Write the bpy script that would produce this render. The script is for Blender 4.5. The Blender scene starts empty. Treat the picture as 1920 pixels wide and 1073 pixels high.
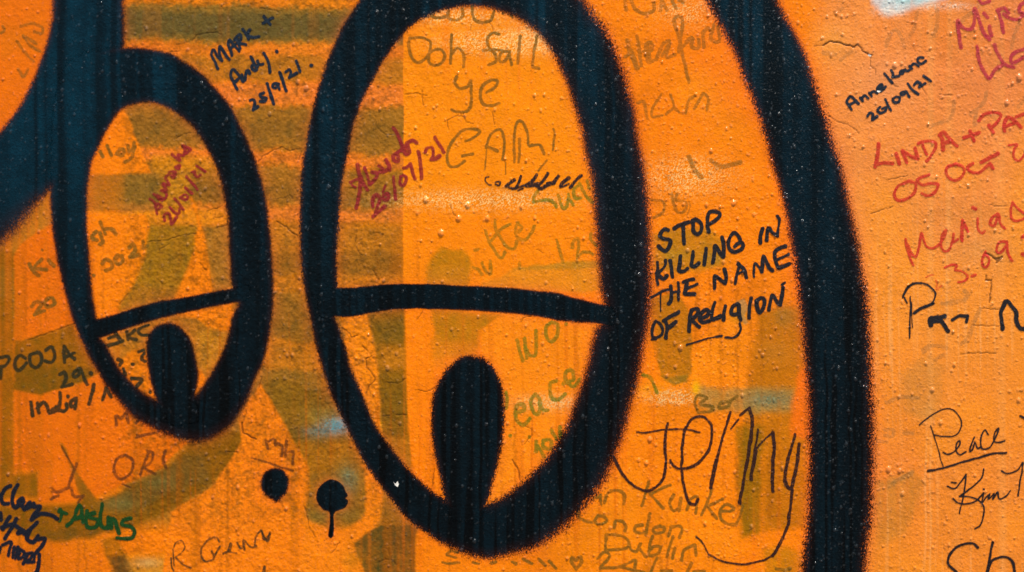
import bpy, math, re
import numpy as np

# ------------------------------------------------------------------ camera, light, exposure
sc = bpy.context.scene
D_CAM, YAW, FPX, ZC = 2.0, math.radians(9.0), 2400.0, 1.55     # metres, radians, focal length in photo pixels, height
cam_d = bpy.data.cameras.new("camera"); cam = bpy.data.objects.new("camera", cam_d)
sc.collection.objects.link(cam); sc.camera = cam
cam_d.sensor_width = 36.0; cam_d.lens = FPX * 36.0 / 1920.0
cam_d.clip_start = 0.05; cam_d.clip_end = 500.0
cam.location = (D_CAM * math.sin(YAW), -D_CAM * math.cos(YAW), ZC)
cam.rotation_euler = (math.radians(90), 0, YAW)
cam_d.dof.use_dof = True; cam_d.dof.focus_distance = 1.965; cam_d.dof.aperture_fstop = 2.0

SUN_EL, SUN_AZ = math.radians(66), math.radians(34)   # azimuth measured from the wall's outward normal towards the right
world = bpy.data.worlds.new("World"); sc.world = world; world.use_nodes = True
wn = world.node_tree; wn.nodes.clear()
sky = wn.nodes.new("ShaderNodeTexSky"); sky.sky_type = 'NISHITA'; sky.sun_disc = False
sky.sun_elevation = SUN_EL; sky.sun_rotation = math.pi - SUN_AZ
sky.air_density = 1.6; sky.dust_density = 3.0; sky.ozone_density = 1.0
bg = wn.nodes.new("ShaderNodeBackground"); bg.inputs[1].default_value = 0.12
wo = wn.nodes.new("ShaderNodeOutputWorld")
wn.links.new(sky.outputs[0], bg.inputs[0]); wn.links.new(bg.outputs[0], wo.inputs[0])
sl = bpy.data.lights.new("sun", 'SUN'); sl.energy = 4.8; sl.angle = math.radians(4); sl.color = (1.0, 0.93, 0.84)
sun = bpy.data.objects.new("sun", sl); sc.collection.objects.link(sun)
dx = math.cos(SUN_EL) * math.sin(SUN_AZ); dy = -math.cos(SUN_EL) * math.cos(SUN_AZ); dz = math.sin(SUN_EL)
from mathutils import Vector
sun.rotation_euler = Vector((dx, dy, dz)).to_track_quat('Z', 'Y').to_euler()
sun.location = (2, -4, 5)
vs = sc.view_settings
vs.view_transform = 'Standard'; vs.look = 'None'; vs.gamma = 1.0; vs.use_curve_mapping = False; vs.exposure = 0.4
sc.cycles.transparent_max_bounces = 24
sc.cycles.max_bounces = 6

# ------------------------------------------------------------------ the wall's sampling lattice (metres on the wall face)
S = D_CAM / FPX                                   # metres on the wall for one photo pixel, at the middle
def x_of_px(px):
    u = px - 960.0
    return u * D_CAM / (FPX * math.cos(YAW) + u * math.sin(YAW))
def project(X, Z):
    dep = D_CAM - X * math.sin(YAW)
    return 960.0 + FPX * X * math.cos(YAW) / dep, 536.5 - FPX * (Z - ZC) / dep
STEP = 1.55 * S
def axis(a, b, lo, hi):
    n = int(round((b - a) / STEP)); core = list(np.linspace(a, b, n + 1))
    def grow(start, end, sgn):
        out, st, v = [], STEP, start
        while (end - v) * sgn > 0:
            st = min(st * 1.22, 0.05); v += sgn * st
            out.append(v)
        out[-1] = end
        return out
    return np.array(grow(a, lo, -1)[::-1] + core + grow(b, hi, 1))
XS = axis(x_of_px(-34), x_of_px(1954), -3.2, 3.2)
ZS = axis(ZC - 0.478, ZC + 0.478, 0.0, 3.2)
NX, NZ = len(XS), len(ZS)
GX, GZ = np.meshgrid(XS, ZS)                      # (NZ, NX)
PX, PY = project(GX, GZ)
PX = PX.astype(np.float32); PY = PY.astype(np.float32)
rng = np.random.default_rng(11)

def vnoise(x, y, scale, seed):
    """smooth value noise in -1..1"""
    r = np.random.default_rng(seed); g = r.random((256, 256)).astype(np.float32) * 2 - 1
    fx = x / scale + 1000.37; fy = y / scale + 1000.71
    ix = np.floor(fx).astype(np.int32); iy = np.floor(fy).astype(np.int32)
    tx = fx - ix; ty = fy - iy
    tx = tx * tx * (3 - 2 * tx); ty = ty * ty * (3 - 2 * ty)
    a = g[iy & 255, ix & 255]; b = g[iy & 255, (ix + 1) & 255]
    c = g[(iy + 1) & 255, ix & 255]; d = g[(iy + 1) & 255, (ix + 1) & 255]
    return (a * (1 - tx) + b * tx) * (1 - ty) + (c * (1 - tx) + d * tx) * ty
def fbm(x, y, scale, seed, o=3, yx=1.0):
    s = 0; a = 1.0; t = 0
    for k in range(o):
        s = s + a * vnoise(x, y / yx, scale / 2 ** k, seed + k * 17); t += a; a *= 0.55
    return s / t
def sstep(a, b, x):
    t = np.clip((x - a) / (b - a), 0, 1); return t * t * (3 - 2 * t)
def catmull(pts, sub=6, closed=False):
    P = np.array(pts, dtype=np.float64); n = len(P)
    if n < 3: return P
    Q = np.vstack([P[-1], P, P[0], P[1]]) if closed else np.vstack([2 * P[0] - P[1], P, 2 * P[-1] - P[-2]])
    out = []
    for i in range(n if closed else n - 1):
        p0, p1, p2, p3 = Q[i], Q[i + 1], Q[i + 2], Q[i + 3]
        for k in range(sub):
            t = k / sub
            out.append(0.5 * ((2 * p1) + (-p0 + p2) * t + (2 * p0 - 5 * p1 + 4 * p2 - p3) * t * t + (-p0 + 3 * p1 - 3 * p2 + p3) * t ** 3))
    if not closed: out.append(P[-1])
    return np.array(out)
def seg_dist(x, y, a, b):
    vx, vy = b[0] - a[0], b[1] - a[1]; L = vx * vx + vy * vy + 1e-9
    t = np.clip(((x - a[0]) * vx + (y - a[1]) * vy) / L, 0, 1)
    return (x - a[0] - t * vx) ** 2 + (y - a[1] - t * vy) ** 2
def poly_sd(x, y, P, pad=40.0):
    """signed distance (photo pixels, + inside); -pad far away"""
    out = np.full(x.shape, -pad, np.float32)
    m = (x > P[:, 0].min() - pad) & (x < P[:, 0].max() + pad) & (y > P[:, 1].min() - pad) & (y < P[:, 1].max() + pad)
    xs, ys = x[m], y[m]
    if xs.size == 0: return out
    d = np.full(xs.shape, 1e9, np.float32); ins = np.zeros(xs.shape, bool)
    for i in range(len(P)):
        a, b = P[i], P[(i + 1) % len(P)]
        d = np.minimum(d, seg_dist(xs, ys, a, b))
        if a[1] != b[1]:
            c = (a[1] > ys) != (b[1] > ys)
            ins ^= c & (xs < (b[0] - a[0]) * (ys - a[1]) / (b[1] - a[1]) + a[0])
    d = np.sqrt(d)
    out[m] = np.where(ins, d, -d)
    return out
def line_d(x, y, P, pad):
    out = np.full(x.shape, 99.0, np.float32)
    for i in range(len(P) - 1):
        a, b = P[i], P[i + 1]
        m = (x > min(a[0], b[0]) - pad) & (x < max(a[0], b[0]) + pad) & (y > min(a[1], b[1]) - pad) & (y < max(a[1], b[1]) + pad)
        if m.any(): out[m] = np.minimum(out[m], np.sqrt(seg_dist(x[m], y[m], a, b)))
    return out
TILE = {c: (480 * (i % 4), [0, 260, 520, 793][i // 4], 3.831) for i, c in enumerate("ABCDEFGHIJKLMNOP")}
def parse(txt, org):
    out = []
    x0, y0, s = org
    for st in txt.split(';'):
        st = st.strip()
        if not st: continue
        w = None
        if st[0] == '@':
            w, st = st[1:].split(' ', 1); w = float(w)
        pts = [(x0 + float(a) / s, y0 + float(b) / s) for a, b in (q.split(',') for q in st.split())]
        if len(pts) == 1: pts.append((pts[0][0] + 0.4, pts[0][1] + 0.3))
        out.append((w, np.array(pts)))
    return out
def lin(r, g, b):
    c = np.array([r, g, b]) / 255.0
    return np.where(c <= 0.04045, c / 12.92, ((c + 0.055) / 1.055) ** 2.4)

# ------------------------------------------------------------------ relief of the painted plaster (metres)
CRACKS = {
 'A': "1380,290 1420,250 1560,235 1590,250; 1250,1000 1310,970 1370,950; 1220,375 1290,365",
 'B': "30,60 130,70 160,90; 850,860 880,930 930,965 990,970; 1070,680 1150,670 1230,690; 1370,870 1440,830 1500,840 1510,880 1560,890; 1500,850 1490,820; 1700,800 1710,900; 1195,650 1200,760; 1500,395 1525,390; 1540,180 1545,215; 1680,160 1700,220; 1370,870 1385,930",
 'D': "@1.5 400,330 440,300 540,315 620,340 650,320 680,370 740,400; 740,400 730,470 770,500 775,540; 330,330 400,330; 890,600 930,630; 1100,620 1140,680; 1230,680 1330,690; 430,830 510,880 590,900 660,960",
 'E': "1480,520 1560,500 1600,480; 1550,640 1630,625; 1080,740 1200,730 1320,690 1410,685; 1140,800 1210,760; 1440,890 1480,950; 1530,570 1600,560; 1700,440 1710,600 1700,800",
 'F': "20,170 40,130 100,100 180,60 240,85 330,70; 300,170 325,90; 150,430 200,430 240,410 270,430; @1.2 150,600 200,620 240,660 300,700; 840,680 900,680 910,710; 730,790 740,820 770,840; 710,740 720,700; 840,950 880,1010; 1390,470 1420,540 1450,570; 560,500 545,720 570,900",
 'G': "180,800 220,820; 1480,960 1500,940",
 'H': "@1.7 1570,825 1640,870 1680,850 1640,890; @1.5 1565,985 1560,1020 1600,1020; 850,300 880,290 1000,270; 740,540 900,490; 1590,470 1640,490 1720,480",
 'J': "@1.1 610,360 650,380 690,430 730,420; @1.1 830,560 790,590 800,650 850,710 855,740 840,760 800,790 790,830; 760,490 800,530; @1.0 930,750 1010,765 1070,730; 900,1000 960,990; 1010,990 1080,985; 1200,240 1150,310; 1160,810 1230,820 1280,800; 560,300 545,520 555,700; 40,720 20,800",
 'L': "@1.4 1605,20 1590,180; 1380,550 1560,545 1640,550; 1470,350 1660,352; 1540,225 1660,232",
 'M': "@1.4 1740,0 1745,70 1800,100 1839,120; 1620,205 1700,207",
 'N': "350,600 390,760 430,820; 540,940 600,860; 880,1000 920,985 990,990; 950,920 970,980 1010,1020; 1280,330 1265,460",
 'O': "@1.3 0,270 50,350 60,410; 90,20 140,50 145,95; 140,90 90,150",
 'I': "200,450 330,410 530,335; @1.6 1730,890 1700,980; 1770,960 1740,1070; 920,120 860,190",
 'K': "60,320 80,290 140,280",
}
crack_lines = []
for k, t in CRACKS.items():
    for w, P in parse(t, TILE[k]):
        crack_lines.append((0.9 if w is None else w * 0.9, P))
for i in range(110):                               # fine crazing, mostly on the older ochre coat on the left
    x = rng.uniform(160, 760) if i < 95 else rng.uniform(760, 1900); y = rng.uniform(0, 1073); a = rng.uniform(-0.6, 0.6) + (math.pi / 2 if rng.random() < .3 else 0)
    P = [(x, y)]
    for k in range(rng.integers(2, 6)):
        a += rng.normal(0, .6); x += math.cos(a) * rng.uniform(4, 10); y += math.sin(a) * rng.uniform(3, 8); P.append((x, y))
    crack_lines.append((rng.uniform(0.3, 0.6), np.array(P)))
CR = np.zeros(PX.shape, np.float32)                # crack depth 0..1
wob = vnoise(PX, PY, 6, 301) * 1.4; wob2 = vnoise(PX, PY, 6, 302) * 1.4
def window(P, pad):
    """lattice window around photo-pixel points"""
    X0, X1 = x_of_px(P[:, 0].min() - pad), x_of_px(P[:, 0].max() + pad)
    i0, i1 = np.searchsorted(XS, X0), np.searchsorted(XS, X1)
    k = 1.2
    z0 = ZC - (max(P[:, 1].max() + pad - 536.5, -2000)) * S * (1.16 if P[:, 1].max() + pad > 536.5 else 0.84)
    z1 = ZC - (P[:, 1].min() - pad - 536.5) * S * (0.84 if P[:, 1].min() - pad > 536.5 else 1.16)
    j0, j1 = np.searchsorted(ZS, z0), np.searchsorted(ZS, z1)
    return slice(max(j0 - 1, 0), min(j1 + 1, NZ)), slice(max(i0 - 1, 0), min(i1 + 1, NX))
for w, P in crack_lines:
    w_ = window(P, 8)
    d = line_d(PX[w_] + wob[w_], PY[w_] + wob2[w_], P, 6)
    CR[w_] = np.maximum(CR[w_], np.clip((w * 1.5 - d) / 1.2, 0, 1) * min(w, 1.4))
H = 0.9e-3 * fbm(PX, PY, 170, 5, 2) + 0.45e-3 * fbm(PX, PY, 46, 9, 3)
old = sstep(800, 700, PX) * sstep(140, 260, PX)                    # rougher old coat behind the left half
rough = 0.45 + 0.55 * old + 0.25 * vnoise(PX, PY, 120, 33)
H += rough * (0.5e-3 * fbm(PX, PY, 11, 21, 3) + 0.3e-3 * vnoise(PX, PY, 4.2, 23))
ridge = 1 - np.abs(fbm(PX + 8 * wob, PY + 8 * wob2, 15, 41, 2)) * 3.2
H += rough * 0.25e-3 * np.clip(ridge, 0, 1) ** 2
BUMP = np.zeros(PX.shape, np.float32)
def bump(cx, cy, r, h, el=1.0):
    w_ = window(np.array([[cx, cy]]), r * el + 3)
    x, y = PX[w_], PY[w_]
    q = ((x - cx) / r) ** 2 + ((y - cy) / (r * np.where(y < cy, el * 1.1, el))) ** 2
    BUMP[w_] = np.maximum(BUMP[w_], h * np.sqrt(np.clip(1 - q, 0, 1)))
n_b = 0
for i in range(26000):
    x = rng.uniform(-30, 1950); y = rng.uniform(-10, 1090)
    dens = 0.45 + 0.55 * sstep(900, 1200, x)
    if rng.random() > dens: continue
    r = 0.85 + rng.exponential(0.36); r = min(r, 2.9)
    bump(x, y, r, r * S * rng.uniform(0.35, 0.8), rng.choice([1.0, 1.2, 1.6]))
BIG = {'A': "1720,715 1350,355 1450,600 1545,735 1310,1040", 'B': "300,590,18 360,635,20 100,820,16 270,320,14 540,855,10",
 'D': "425,120 530,120 215,165 385,275 535,250 910,470,22 960,460 855,460 1805,560,26 1715,740,20 490,680 590,680 1465,500",
 'E': "1440,160 1440,400 1350,760 1475,360 1600,1000 280,670", 'F': "1220,440,22 1520,480,22 1185,335 1455,575,22 1660,575,20 1330,680,24 915,1020 520,345,16",
 'G': "1590,465,20 1430,90,16 925,765,14 855,85 1260,805,16 915,980,16 1520,890,14 610,90 985,800",
 'H': "245,595 1125,190", 'I': "455,410 160,520", 'J': "1595,285 1405,375 1010,550 225,560 262,560 945,655,18 1035,1050 470,125",
 'K': "1210,510,22 1175,645,14 1800,560,16 1110,710,14 1500,150 100,350 245,40", 'L': "1135,620,14 1180,810,18 1800,885,18 1240,1045,18 940,860,14 1035,840 1320,675 295,95 485,715 315,750 65,655 20,430",
 'N': "885,175 940,245 395,515 690,815 1440,20 1655,10", 'O': "990,120,20 1035,160 965,290,18 705,755 1600,355", 'P': "865,335,22 945,345,18 965,510,18 480,770 635,885 1590,825 1620,850 470,470"}
for k, t in BIG.items():
    x0, y0, s = TILE[k]
    for q in t.split():
        v = [float(a) for a in q.split(',')]
        r = 0.85 * (v[2] if len(v) > 2 else 13) / s
        bump(x0 + v[0] / s, y0 + v[1] / s, r, r * S * 0.55, 1.25)
H += BUMP - 0.9e-3 * CR
WET = sstep(0.05e-3, 0.5e-3, BUMP).astype(np.float32)
ripples = vnoise(PX, PY, 7.0, 77)                                  # thin hanging paint runs
run = np.clip(vnoise(PX, PY / 40, 6.0, 78) - 0.62, 0, 1) * sstep(-0.1, 0.4, vnoise(PX, PY, 160, 79))
H += run * 0.8e-3
H = H.astype(np.float32)

# ------------------------------------------------------------------ what colours the coats of paint have
ORANGE, DEEP, AMBER = lin(252, 131, 2), lin(230, 108, 0), lin(251, 141, 8)
OCHRE, OLIVE, DARKOL, GREENISH = lin(184, 114, 30), lin(136, 102, 36), lin(84, 70, 26), lin(112, 112, 56)
PEACH, PINKOR, RUN = lin(243, 143, 66), lin(238, 124, 52), lin(240, 112, 18)
C = np.empty(PX.shape + (3,), np.float32); C[:] = ORANGE
wx = vnoise(PX, PY, 22, 51) * 3.0 + vnoise(PX, PY, 5, 52) * 1.1
def lay(mask, colour):
    m = mask[..., None]; C[:] = C * (1 - m) + np.asarray(colour, np.float32) * m
def patch(pts, colour, op=0.9, soft=4.0, org=(0, 0, 1), smooth=False, mot=0.2):
    P = parse(pts, org)[0][1]
    if smooth: P = catmull(P, 5, True)
    w_ = window(P, soft + 12)
    sd = poly_sd(PX[w_], PY[w_], P, soft + 8) + wx[w_] * min(1, soft / 4)
    m = (sstep(-soft * 1.1, soft * 1.1, sd) * op * (1 - 0.35 * mot + mot * (0.45 * vnoise(PX[w_], PY[w_], 9, 61) + 0.35 * vnoise(PX[w_], PY[w_], 3.5, 62) + 0.6 * vnoise(PX[w_], PY[w_] / 18, 8, 63))))[..., None]
    C[w_] = C[w_] * (1 - m) + np.asarray(colour, np.float32) * m
def blob(cx, cy, rx, ry, colour, op=0.8, speck=0.0):
    w_ = window(np.array([[cx - rx * 1.6, cy - ry * 1.6], [cx + rx * 1.6, cy + ry * 1.6]]), 2)
    q = ((PX[w_] - cx) / rx) ** 2 + ((PY[w_] - cy) / ry) ** 2
    m = np.exp(-q * 1.2) * op
    if speck: m = np.clip(m * np.where(rng.random(m.shape) < 0.3, 1 + 3 * speck, 1 - speck), 0, 1)
    m = m[..., None]; C[w_] = C[w_] * (1 - m) + np.asarray(colour, np.float32) * m
# broad tone of the coats, the left also deepened for vignetting
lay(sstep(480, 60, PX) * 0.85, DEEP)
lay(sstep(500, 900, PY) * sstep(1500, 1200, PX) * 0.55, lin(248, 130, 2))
lay(sstep(1490, 1580, PX), PEACH)
lay(sstep(1560, 1660, PX) * sstep(-0.2, 0.5, vnoise(PX, PY, 170, 88) + (PY - 300) / 900) * 0.6, lin(246, 148, 40))
lay(sstep(1560, 1660, PX) * sstep(450, 900, PY) * 0.65, lin(234, 130, 44))
lay(sstep(1620, 1860, PX) * sstep(420, 60, PY) * 0.6, lin(222, 122, 72))
lay(sstep(0.0, 0.7, fbm(PX, PY, 130, 301, 2)) * 0.45 * sstep(1560, 1480, PX), lin(244, 118, 30))
lay(sstep(0.05, 0.7, fbm(PX + 400, PY, 150, 303, 2)) * 0.4, lin(252, 150, 30))
lay(sstep(650, 1073, PY) * sstep(420, 60, PX) * 0.6, lin(214, 102, 0))  # vignetting put into the colour: orange darkens towards the lower left corner
lay(sstep(0.0, 0.6, fbm(PX, PY + 90, 75, 305, 3)) * 0.35 * sstep(1520, 1400, PX), lin(206, 112, 10))
# old ochre bands behind the left half
BANDS = [(-60, -10, OCHRE, .6), (-4, 4, ORANGE, .2), (10, 80, OLIVE, .95), (24, 70, lin(84, 78, 40), .7), (84, 102, PINKOR, .3), (104, 152, OCHRE, .85), (156, 194, PINKOR, .6),
         (197, 282, OLIVE, .75), (225, 262, DARKOL, .25), (286, 308, PINKOR, .5), (312, 385, OLIVE, .7), (345, 378, DARKOL, .25), (385, 420, OCHRE, .5), (388, 412, PINKOR, .5),
         (420, 520, OCHRE, .85), (470, 512, DARKOL, .4), (520, 545, OCHRE, .7), (545, 640, OLIVE, .7), (560, 635, DARKOL, .3), (640, 690, OCHRE, .75),
         (690, 830, OLIVE, .8), (725, 765, DARKOL, .45), (830, 880, OCHRE, .7), (880, 1000, OLIVE, .7)]
bx = PX; band_x = sstep(246, 226 + 40, bx) * 0 + sstep(215, 245, bx) * sstep(757.5, 755.5, bx + 0.25 * wx)
band_x = band_x * sstep(1010, 960, PY)
yb = PY + vnoise(PX, PY, 60, 91) * 5 + vnoise(PX, PY, 9, 92) * 4 + vnoise(PX, PY, 3.5, 93) * 3 - (PX - 450) * 0.02
lay(band_x * 0.42, lin(196, 116, 26))
for a, b, col, op in BANDS:
    lay(band_x * sstep(a - 8, a + 8, yb) * sstep(b + 8, b - 8, yb) * op, col)
lay(band_x * sstep(400, 250, PX) * sstep(12, -20, PY) * .8, ORANGE)
# left eye opening and left edge
patch("150,190 232,205 250,243 262,277 284,325 150,328", ORANGE * .97, .95, 3)
patch("150,328 300,326 300,398 150,398", OLIVE, .62, 4); patch("284,292 420,292 420,322 290,322", lin(214, 132, 22), .9, 7)
patch("300,322 360,330 350,398 300,398", lin(205, 132, 28), .8, 9)
patch("150,398 450,392 450,418 150,420", lin(232, 138, 24), .9, 5)
patch("150,398 272,402 283,424 274,450 274,480 250,540 222,575 190,600 150,600", ORANGE * .98, .96, 3)
patch("282,422 371,424 365,469 352,508 331,554 225,590 222,575 251,539 274,478", lin(162, 112, 20), .9, 6)
patch("250,539 335,540 325,560 225,590", OCHRE, .7, 8)
patch("358,370 372,400 386,443 397,521 400,560 325,565 337,537 365,469 371,424", ORANGE * .97, .95, 4)
patch("386,425 450,420 450,560 402,560 397,521 388,460", lin(168, 112, 36), .85, 6)
patch("190,600 440,570 450,760 190,760", OCHRE, .9, 4)
patch("335,588 438,568 432,622 410,622 380,604", ORANGE * .97, .95, 4); patch("238,662 262,655 285,680 300,760 255,745 215,690", ORANGE * .96, .95, 5)
patch("367,690 378,700 388,716 370,742 360,742", ORANGE, .9, 3); patch("345,620 430,625 420,660 395,690 372,690", lin(196, 128, 30), .7, 6)
patch("-400,360 100,350 140,600 -400,600", OCHRE, .95, 8); patch("-400,470 27,470 27,890 70,885 72,930 -400,960", lin(138, 86, 6), .9, 6); patch("-60,500 22,505 20,560 -60,560", OLIVE, .4, 10)
patch("27,474 39,456 65,440 97,420 125,420 150,600 138,608 78,627 42,637 27,700", DEEP, .97, 3)
patch("27,637 42,637 78,627 138,606 185,700 157,716 112,729 84,741 80,760 74,741 52,737 26,726", lin(142, 88, 10), .95, 3)
patch("26,690 110,690 180,690 157,716 112,729 84,741 52,737 26,726", lin(104, 76, 14), .6, 8)
patch("27,735 52,738 76,742 112,731 157,718 185,703 300,800 350,830 300,880 170,936 72,944 72,885 27,880", DEEP, .97, 3)
patch("112,828 118,835 140,877 164,914 182,938 157,942 146,915 133,880", lin(120, 84, 18), .85, 3)
patch("-300,946 60,948 130,947 157,939 182,937 222,924 248,913 287,895 313,877 339,850 358,825 420,806 458,809 454,827 428,877 399,905 365,929 326,955 274,978 222,997 170,1007 104,1015 65,1010 0,990 -300,1000", lin(128, 82, 8), .95, 6)
patch("222,928 287,899 339,858 380,850 390,895 300,935 222,960 190,950", lin(108, 84, 36), .6, 9); blob(225, 945, 40, 16, GREENISH, .5); blob(300, 905, 30, 12, GREENISH, .4)
patch("60,990 190,990 240,985 222,997 170,1007 104,1015", lin(110, 76, 24), .5, 6)
patch("188,1010 217,1004 240,1042 260,1085 214,1085", lin(150, 92, 10), .85, 5); patch("205,1046 234,1040 262,1090 215,1090", lin(74, 58, 26), .85, 5)
patch("240,1045 330,1040 320,1100 250,1100", lin(206, 142, 44), .7, 12); blob(275, 1055, 26, 10, lin(190, 160, 100), .5)
# foot of the left half: orange, the green hexagon, brown wedge
patch("446,790 470,745 488,718 493,724 511,755 537,799 556,835 579,877 580,918 574,955 590,1100 300,1100 320,960 400,910 455,830", lin(244, 126, 18), .97, 3)
patch("493,724 511,755 537,799 556,835 579,877 580,918 574,950 584,973 621,997 647,991 673,976 686,960 685,910 681,871 660,835 640,790 600,740 520,700", lin(140, 96, 16), .6, 5)
blob(645, 905, 26, 34, GREENISH, .75, .12); blob(600, 968, 30, 18, lin(112, 100, 40), .7); blob(560, 905 - 90, 30, 18, DARKOL, .4); blob(655, 965, 20, 20, lin(120, 104, 44), .6)
blob(633, 796, 26, 15, lin(0, 160, 180), 1, .3); blob(612, 780, 40, 20, lin(140, 130, 60), .5, .2); blob(705, 800, 16, 20, lin(190, 160, 20), .6)
patch("574,973 621,997 647,991 673,976 700,990 690,1100 560,1100", lin(246, 132, 22), .95, 4)
patch("681,871 690,865 720,925 715,975 690,1005 655,1020 640,1000 673,976 686,960 685,910", lin(248, 132, 22), .95, 4)
patch("717,940 735,945 790,990 779,1000 712,985", lin(150, 96, 28), .85, 6); patch("661,1017 715,984 778,984 779,1100 694,1100", lin(104, 76, 26), .95, 3)
blob(745, 1010, 35, 22, lin(80, 60, 26), .45); blob(660, 1050, 30, 20, lin(190, 120, 20), .5)
blob(655, 900, 14, 26, lin(96, 124, 96), .6, .2); blob(600, 810, 30, 12, lin(70, 140, 140), .4, .3); blob(706, 805, 12, 18, lin(200, 176, 10), .7, .2)
lay(np.clip(vnoise(PX + 2 * wob, PY / 40, 10, 149) - 0.2, 0, 1) * 0.5 * sstep(380, 700, PY) * sstep(820, 760, PX), lin(132, 84, 8))
# inside the big eye
patch("757,20 1130,20 1130,545 757,545", AMBER, .85, 1.4, mot=.05)
patch("757,380 1130,380 1130,545 757,545", ORANGE, .6, 30)
patch("801,545 801,492 812,476 828,467 846,465 866,470 878,482 883,500 878,545", lin(160, 114, 16), .75, 6); patch("801,500 880,500 876,545 801,545", lin(205, 128, 30), .6, 10)
patch("962,504 1010,497 1060,490 1130,494 1140,548 900,548 905,530 940,520", lin(214, 136, 36), .7, 4)
patch("962,504 1060,490 1130,492 1130,502 1010,508", lin(150, 120, 36), .5, 3)
patch("630,590 640,590 652,650 640,680 628,640", lin(128, 96, 26), .8, 3); patch("640,592 689,590 704,650 711,703 715,755 715,800 720,830 700,800 660,690 648,640", lin(250, 138, 22), .95, 4)
patch("689,590 759,578 762,677 764,755 770,845 771,880 745,860 725,827 715,797 711,703 704,650", lin(138, 92, 14), .92, 4)
patch("700,600 757,595 760,640 712,640", lin(104, 82, 26), .5, 8); patch("706,648 762,648 762,690 712,690", lin(196, 118, 24), .8, 7); patch("714,820 768,820 772,880 740,860", lin(184, 112, 26), .8, 7); blob(745, 770, 20, 50, lin(104, 84, 24), .4)
patch("760,578 812,578 815,640 812,730 800,900 780,890 770,845 764,755", ORANGE, .97, 2)
patch("812,580 942,589 900,622 900,650 880,670 840,668 815,672", lin(166, 116, 18), .75, 6); patch("812,640 900,640 900,690 812,690", lin(232, 130, 26), .7, 10)
patch("942,589 1130,600 1060,810 1000,900 900,960 946,797 925,690 900,655 900,622", lin(250, 138, 22), .95, 3)
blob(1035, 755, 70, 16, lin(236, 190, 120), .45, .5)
# between the big eye and the arc
patch("1224,440 1250,430 1330,428 1356,450 1352,500 1290,512 1226,505", lin(178, 120, 26), .8, 7); blob(1340, 485, 30, 16, lin(160, 128, 40), .55); blob(1265, 478, 35, 12, lin(168, 130, 36), .5)
patch("1218,560 1270,548 1292,580 1298,640 1297,700 1288,716 1262,722 1240,708 1222,640", lin(184, 112, 16), .95, 3); patch("1238,704 1262,708 1290,702 1288,716 1262,722 1244,714", lin(128, 110, 36), .6, 3); blob(1290, 650, 6, 70, lin(160, 100, 24), .4)
patch("1420,590 1512,570 1524,700 1512,800 1510,990 1400,1000 1378,900 1400,740", lin(186, 108, 10), .88, 7); blob(1470, 590, 26, 30, GREENISH, .4); blob(1455, 660, 40, 30, lin(190, 120, 40), .5)
patch("1310,724 1400,728 1490,728 1486,772 1400,776 1310,766", lin(160, 130, 62), .75, 9); blob(1440, 750, 48, 16, lin(110, 118, 84), .75, .15); patch("1484,760 1500,690 1520,690 1525,820 1480,820", lin(252, 116, 20), .8, 6)
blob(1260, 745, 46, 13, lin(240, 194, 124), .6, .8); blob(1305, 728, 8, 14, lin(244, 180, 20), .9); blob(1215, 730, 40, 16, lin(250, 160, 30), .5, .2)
patch("1380,800 1432,800 1420,1000 1390,1010", lin(140, 98, 10), .8, 7); patch("1430,1030 1480,1025 1512,1045 1510,1100 1440,1100", lin(190, 120, 14), .75, 8)
blob(1385, 590, 20, 18, lin(190, 140, 30), .6); patch("1380,565 1395,560 1402,575 1396,592 1404,606 1396,610 1386,596 1390,580", lin(150, 132, 84), .6, 2)
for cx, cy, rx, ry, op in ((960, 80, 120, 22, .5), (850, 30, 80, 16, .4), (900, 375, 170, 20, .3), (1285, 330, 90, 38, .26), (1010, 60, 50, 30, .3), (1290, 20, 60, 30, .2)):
    blob(cx, cy, rx, ry, lin(255, 206, 130), op, .95)  # painted highlights: pale speckle standing in for sky glints on the bumps
# right-hand coat: ghosts of older pictures, white overspray
patch("1690,700 1745,665 1768,690 1766,760 1730,790 1695,770", lin(200, 132, 58), .55, 12); patch("1640,905 1712,885 1735,900 1700,1000 1645,1030", lin(190, 124, 46), .55, 8)
patch("1650,905 1710,885 1700,900 1660,925", lin(168, 124, 60), .35, 5); blob(1745, 775, 20, 20, lin(190, 140, 70), .35)
blob(1810, 400, 110, 30, lin(212, 126, 54), .5); blob(1840, 470, 60, 30, lin(186, 134, 70), .35); blob(1660, 150, 60, 60, lin(232, 150, 96), .5); blob(1560, 80, 40, 40, lin(240, 160, 70), .5)
patch("1632,-80 1800,-80 1775,0 1725,10 1690,24 1668,26 1652,20 1638,6", lin(206, 222, 222), .95, 8); blob(1700, 2, 40, 8, lin(150, 214, 214), .5); blob(1668, 22, 26, 10, lin(240, 222, 200), .5, .5); blob(1760, 12, 60, 8, lin(236, 200, 170), .5, .5)
# rusty halo where the dark spray thinned out over the orange: filled in below, once the dark shapes exist

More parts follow.
